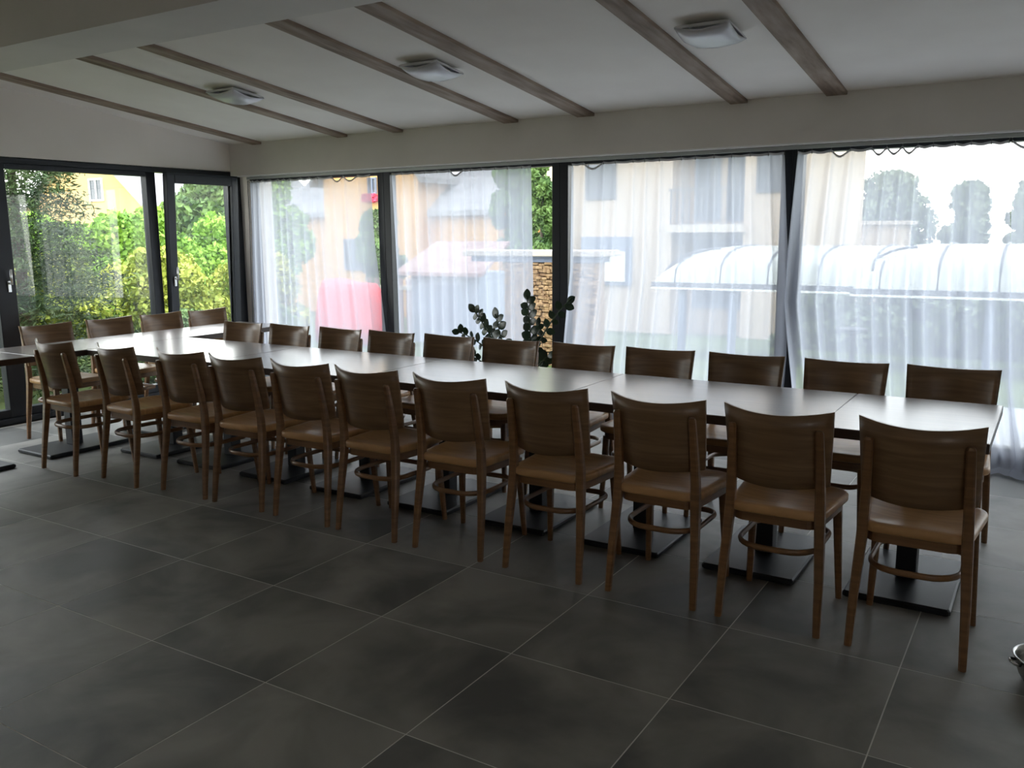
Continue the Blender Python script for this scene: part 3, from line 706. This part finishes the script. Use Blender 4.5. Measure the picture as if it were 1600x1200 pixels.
tree('garden_tree', 'blurred green tree behind the left edge of the leftmost curtain', 'tree', -20.6, 17.0, 3.2, 1.3, M['leaf_mid'], 9000, .12, 52, True, .15)
# red tarpaulin-covered heap
rc = MB(); rings = []
for k, (zz_, s) in enumerate(((-.2, 1.12), (.1, 1.05), (.4, .98), (.60, .9), (.69, .78), (.71, .4))):
    rings.append([(s * (.60 * math.cos(a) * (1 + .03 * math.sin(7 * a)) + (0 if k else .02)), s * (.42 * math.sin(a) * (1 + .04 * math.sin(6 * a))), zz_ + (.07 * max(0, -math.cos(a)) if k > 3 else 0)) for a in [2 * math.pi * j / 36 for j in range(36)]])
rc.loft(rings, smooth=True); o = rc.build('red_tarpaulin', M['red'], None, loc=(-9.36, 10.3, .03), label='bright red covered heap showing through the leftmost curtain', category='cover')
# garden shed
h = thing('garden_shed', 'low blue-grey shed with brown roof behind the second curtain', 'shed')
MB().box((-9.5, 12, -.4), (-8.1, 13.6, .80)).build('wall', M['shed'], h)
MB().add([(-9.7, 11.8, .78), (-7.9, 11.8, .78), (-8.05, 12.9, 1.28), (-9.6, 12.9, 1.28), (-9.7, 11.8, .84), (-7.9, 11.8, .84), (-8.05, 12.9, 1.34), (-9.6, 12.9, 1.34)],
         [(3, 2, 1, 0), (4, 5, 6, 7), (0, 1, 5, 4), (1, 2, 6, 5), (2, 3, 7, 6), (3, 0, 4, 7)]).build('roof', M['red_roof'], h)
MB().box((-9.0, 11.96, -.35), (-8.5, 12.0, .62)).build('door', M['dark_blue'], h)
# stone wall with coping, seen in the gap right of the second curtain
h = thing('stone_wall', 'ochre field stone garden wall with pale coping behind the plant', 'wall')
MB().box((-5.98, 9.53, -.3), (-4.75, 9.8, 1.13)).build('core', M['mortar'], h)
rs = random.Random(12); st = MB(); z = -.2
while z < 1.08:
    hh = rs.uniform(.022, .05); x = -6.0
    while x < -4.72:
        ww = rs.uniform(.03, .11); dpt = rs.uniform(.0, .03)
        zj = rs.uniform(-.009, .009); st.box((x + .002, 9.48 - dpt, z + zj), (min(x + ww, -4.72) - .002, 9.56, min(z + hh + zj + rs.uniform(-.006, .004), 1.13)), .006); x += ww
    z += hh
st.build('stones', M['stone'], h, kind='stuff')
MB().box((-6.6, 9.40, 1.19), (-4.6, 9.9, 1.265), .01).build('coping', M['cap'], h)
MB().box((-6.5, 9.47, 1.12), (-4.7, 9.83, 1.19)).build('painted_shadow_gap', M['dark_blue'], h)  # solid dark block standing in for the shaded gap under the coping
for k, (x, y, top, r, m_, lb) in enumerate([(-8.80, 14.9, 3.7, .60, 'leaf_mid', 'tall green conifer above the stone wall, left one'), (-7.62, 13.2, 3.4, .42, 'leaf_mid', 'tall green conifer above the stone wall, behind the dark window post'), (-9.95, 15.8, 2.9, .5, 'leaf_mid', 'green tree behind the second curtain, beside the shed')]):
    tree('conifer', lb, 'tree', x, y, top, r, M[m_], 16000, .06, 60 + k, True, .05, nb=44)
# beige apartment house
h = thing('apartment_house', 'beige apartment house with loggias behind the wide curtain', 'house')
mb = MB(); mb.box((-12.6, 22, -3), (-8.75, 31, 7.5)); mb.box((-8.75, 23.3, -3), (-6.85, 31, 7.5)); mb.box((-6.85, 22, -3), (-5.7, 31, 7.5)); mb.build('wall', M['beige'], h)
for z in (1.45, 4.3): MB().box((-8.78, 21.7, z), (-6.8, 23.3, z + .2)).build('balcony_slab', M['cap'], h)
for z in (1.65, 4.5):
    rl = MB()
    for k in range(12): rl.box((-8.70 + k * .165, 21.75, z), (-8.67 + k * .165, 21.78, z + .85))
    rl.box((-8.75, 21.73, z + .85), (-6.83, 21.80, z + .9)); rl.build('balcony_railing', M['alu'], h)
for (a, b, z0, z1) in ((-8.6, -7.9, 1.75, 3.6), (-7.7, -7.0, 1.75, 3.6), (-8.6, -7.0, -.6, 1.25)):
    window(h, 'y', a, b, z0, z1, 23.3, M['dark_blue'])
window(h, 'y', -11.25, -10.35, 2.35, 3.6, 22, M['alu']); window(h, 'y', -6.55, -5.95, 2.4, 3.6, 22, M['alu'])
MB().box((-11.35, 21.9, .05), (-9.85, 22.0, 1.35)).build('dark_surround', M['dark_blue'], h)
window(h, 'y', -10.95, -10.0, .15, .95, 21.9, M['white'], 'bay_window').children[0].data.materials[0] = M['white']  # panes painted white for the light seen through them
# low house and trees to the right
h = thing('low_house', 'low pinkish building far behind the right curtain', 'house')
MB().box((-7.4, 31.8, -3), (-4.6, 34, 1.64)).build('wall', M['beige'], h); MB().box((-7.6, 31.6, 1.64), (-4.4, 34, 1.77)).build('roof', M['cap'], h)
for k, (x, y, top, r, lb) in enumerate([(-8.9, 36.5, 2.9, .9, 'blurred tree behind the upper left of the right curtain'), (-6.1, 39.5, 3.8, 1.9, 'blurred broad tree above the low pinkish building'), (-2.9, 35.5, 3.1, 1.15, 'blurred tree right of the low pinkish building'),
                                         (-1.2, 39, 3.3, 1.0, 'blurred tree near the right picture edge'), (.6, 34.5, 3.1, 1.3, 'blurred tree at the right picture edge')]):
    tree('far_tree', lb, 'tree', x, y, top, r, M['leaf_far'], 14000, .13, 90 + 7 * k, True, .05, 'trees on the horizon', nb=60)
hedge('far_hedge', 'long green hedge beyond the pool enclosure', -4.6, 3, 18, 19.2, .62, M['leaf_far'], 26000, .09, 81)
# pool enclosure: arched milky panels on a dark frame
pe = thing('pool_enclosure', 'low arched milky white enclosure with grey ribs on the lawn', 'enclosure')
def arc(x0, x1, y0, y1, zb, zt, r, n=10):
    """barrel end rounded in x: side outline climbs over r metres"""
    P = []
    for k in range(n + 1):
        a = math.pi / 2 * k / n; P.append((x0 + r * (1 - math.cos(a)), zb + (zt - zb) * math.sin(a)))
    return P
def enclosure(x0, x1, y0, y1, zb, zt, r):
    P = arc(x0, x1, y0, y1, zb, zt, r) + [(x1, zt)]; ny = 12; V = []; F = []
    for (x, zt_) in P:
        for j in range(ny + 1):
            a = math.pi * j / ny; V.append((x, (y0 + y1) / 2 - (y1 - y0) / 2 * math.cos(a), zb + (zt_ - zb) * math.sin(a) ** .55))
    n = ny + 1
    for i in range(len(P) - 1):
        for j in range(ny): a = i * n + j; F.append((a, a + 1, a + n + 1, a + n))
    MB().add(V, F, True).build('panel', M['poly'], pe)
    x = x0 + .35
    while x < x1:
        zt_ = np.interp(x, [p[0] for p in P], [p[1] for p in P])
        MB().tube([(x, (y0 + y1) / 2 - (y1 - y0) / 2 * math.cos(math.pi * j / ny), zb + (zt_ - zb) * math.sin(math.pi * j / ny) ** .55 + .012) for j in range(ny + 1)], .016, 6).build('rib', M['alu'], pe); x += .72
    MB().box((x0 - .02, y0 - .03, zb - .05), (x1, y0 + .03, zb + .02)).build('sill_rail', M['alu'], pe)
    MB().box((x0 - .02, y0 - .04, zb - .085), (x1, y0 + .04, zb - .055)).build('white_rail', M['white'], pe)
    MB().tube([(p[0], y0 - .0 + (y1 - y0) * .12, p[1] * .98) for p in P[:-1]], .022, 6).build('end_arch', M['alu'], pe)
enclosure(-5.45, -1.9, 13, 16, .68, 1.24, .95); enclosure(-2.45, 3.2, 12.9, 16.1, .66, 1.27, .75)
for x in (-5.0, -4.2, -.75, 1.6): MB().box((x - .05, 13.05, gz(0, 13)), (x + .05, 13.15, .62)).build('post', M['dark_blue'], pe)
# bird bath
bb = thing('bird_bath', 'small dark bird bath on the lawn seen through the right curtain', 'bird bath', (-2.05, 11, gz(0, 11)))
MB().lathe([(.09, 0), (.07, .04), (.03, .10), (.028, .50), (.05, .54)], n=16).build('pedestal', M['iron'], bb)
MB().lathe([(.03, .54), (.10, .56), (.16, .60), (.165, .615), (.15, .61), (.08, .58), (.0, .575)], n=20, caps=(True, False)).build('basin', M['iron'], bb)
# fence piece with red plank by the first window post
fe = thing('garden_fence', 'low wooden fence with a red board beyond the first window post', 'fence', (-10.6, 13.6, gz(-10, 13.6)))
for k in range(9): MB().box((-1.3 + k * .2, -.02, .0), (-1.18 + k * .2, .02, 1.12), .005).build('board', M['red_roof'], fe)
MB().box((-1.35, -.05, .9), (.5, -.02, .98)).build('rail', M['cap'], fe)
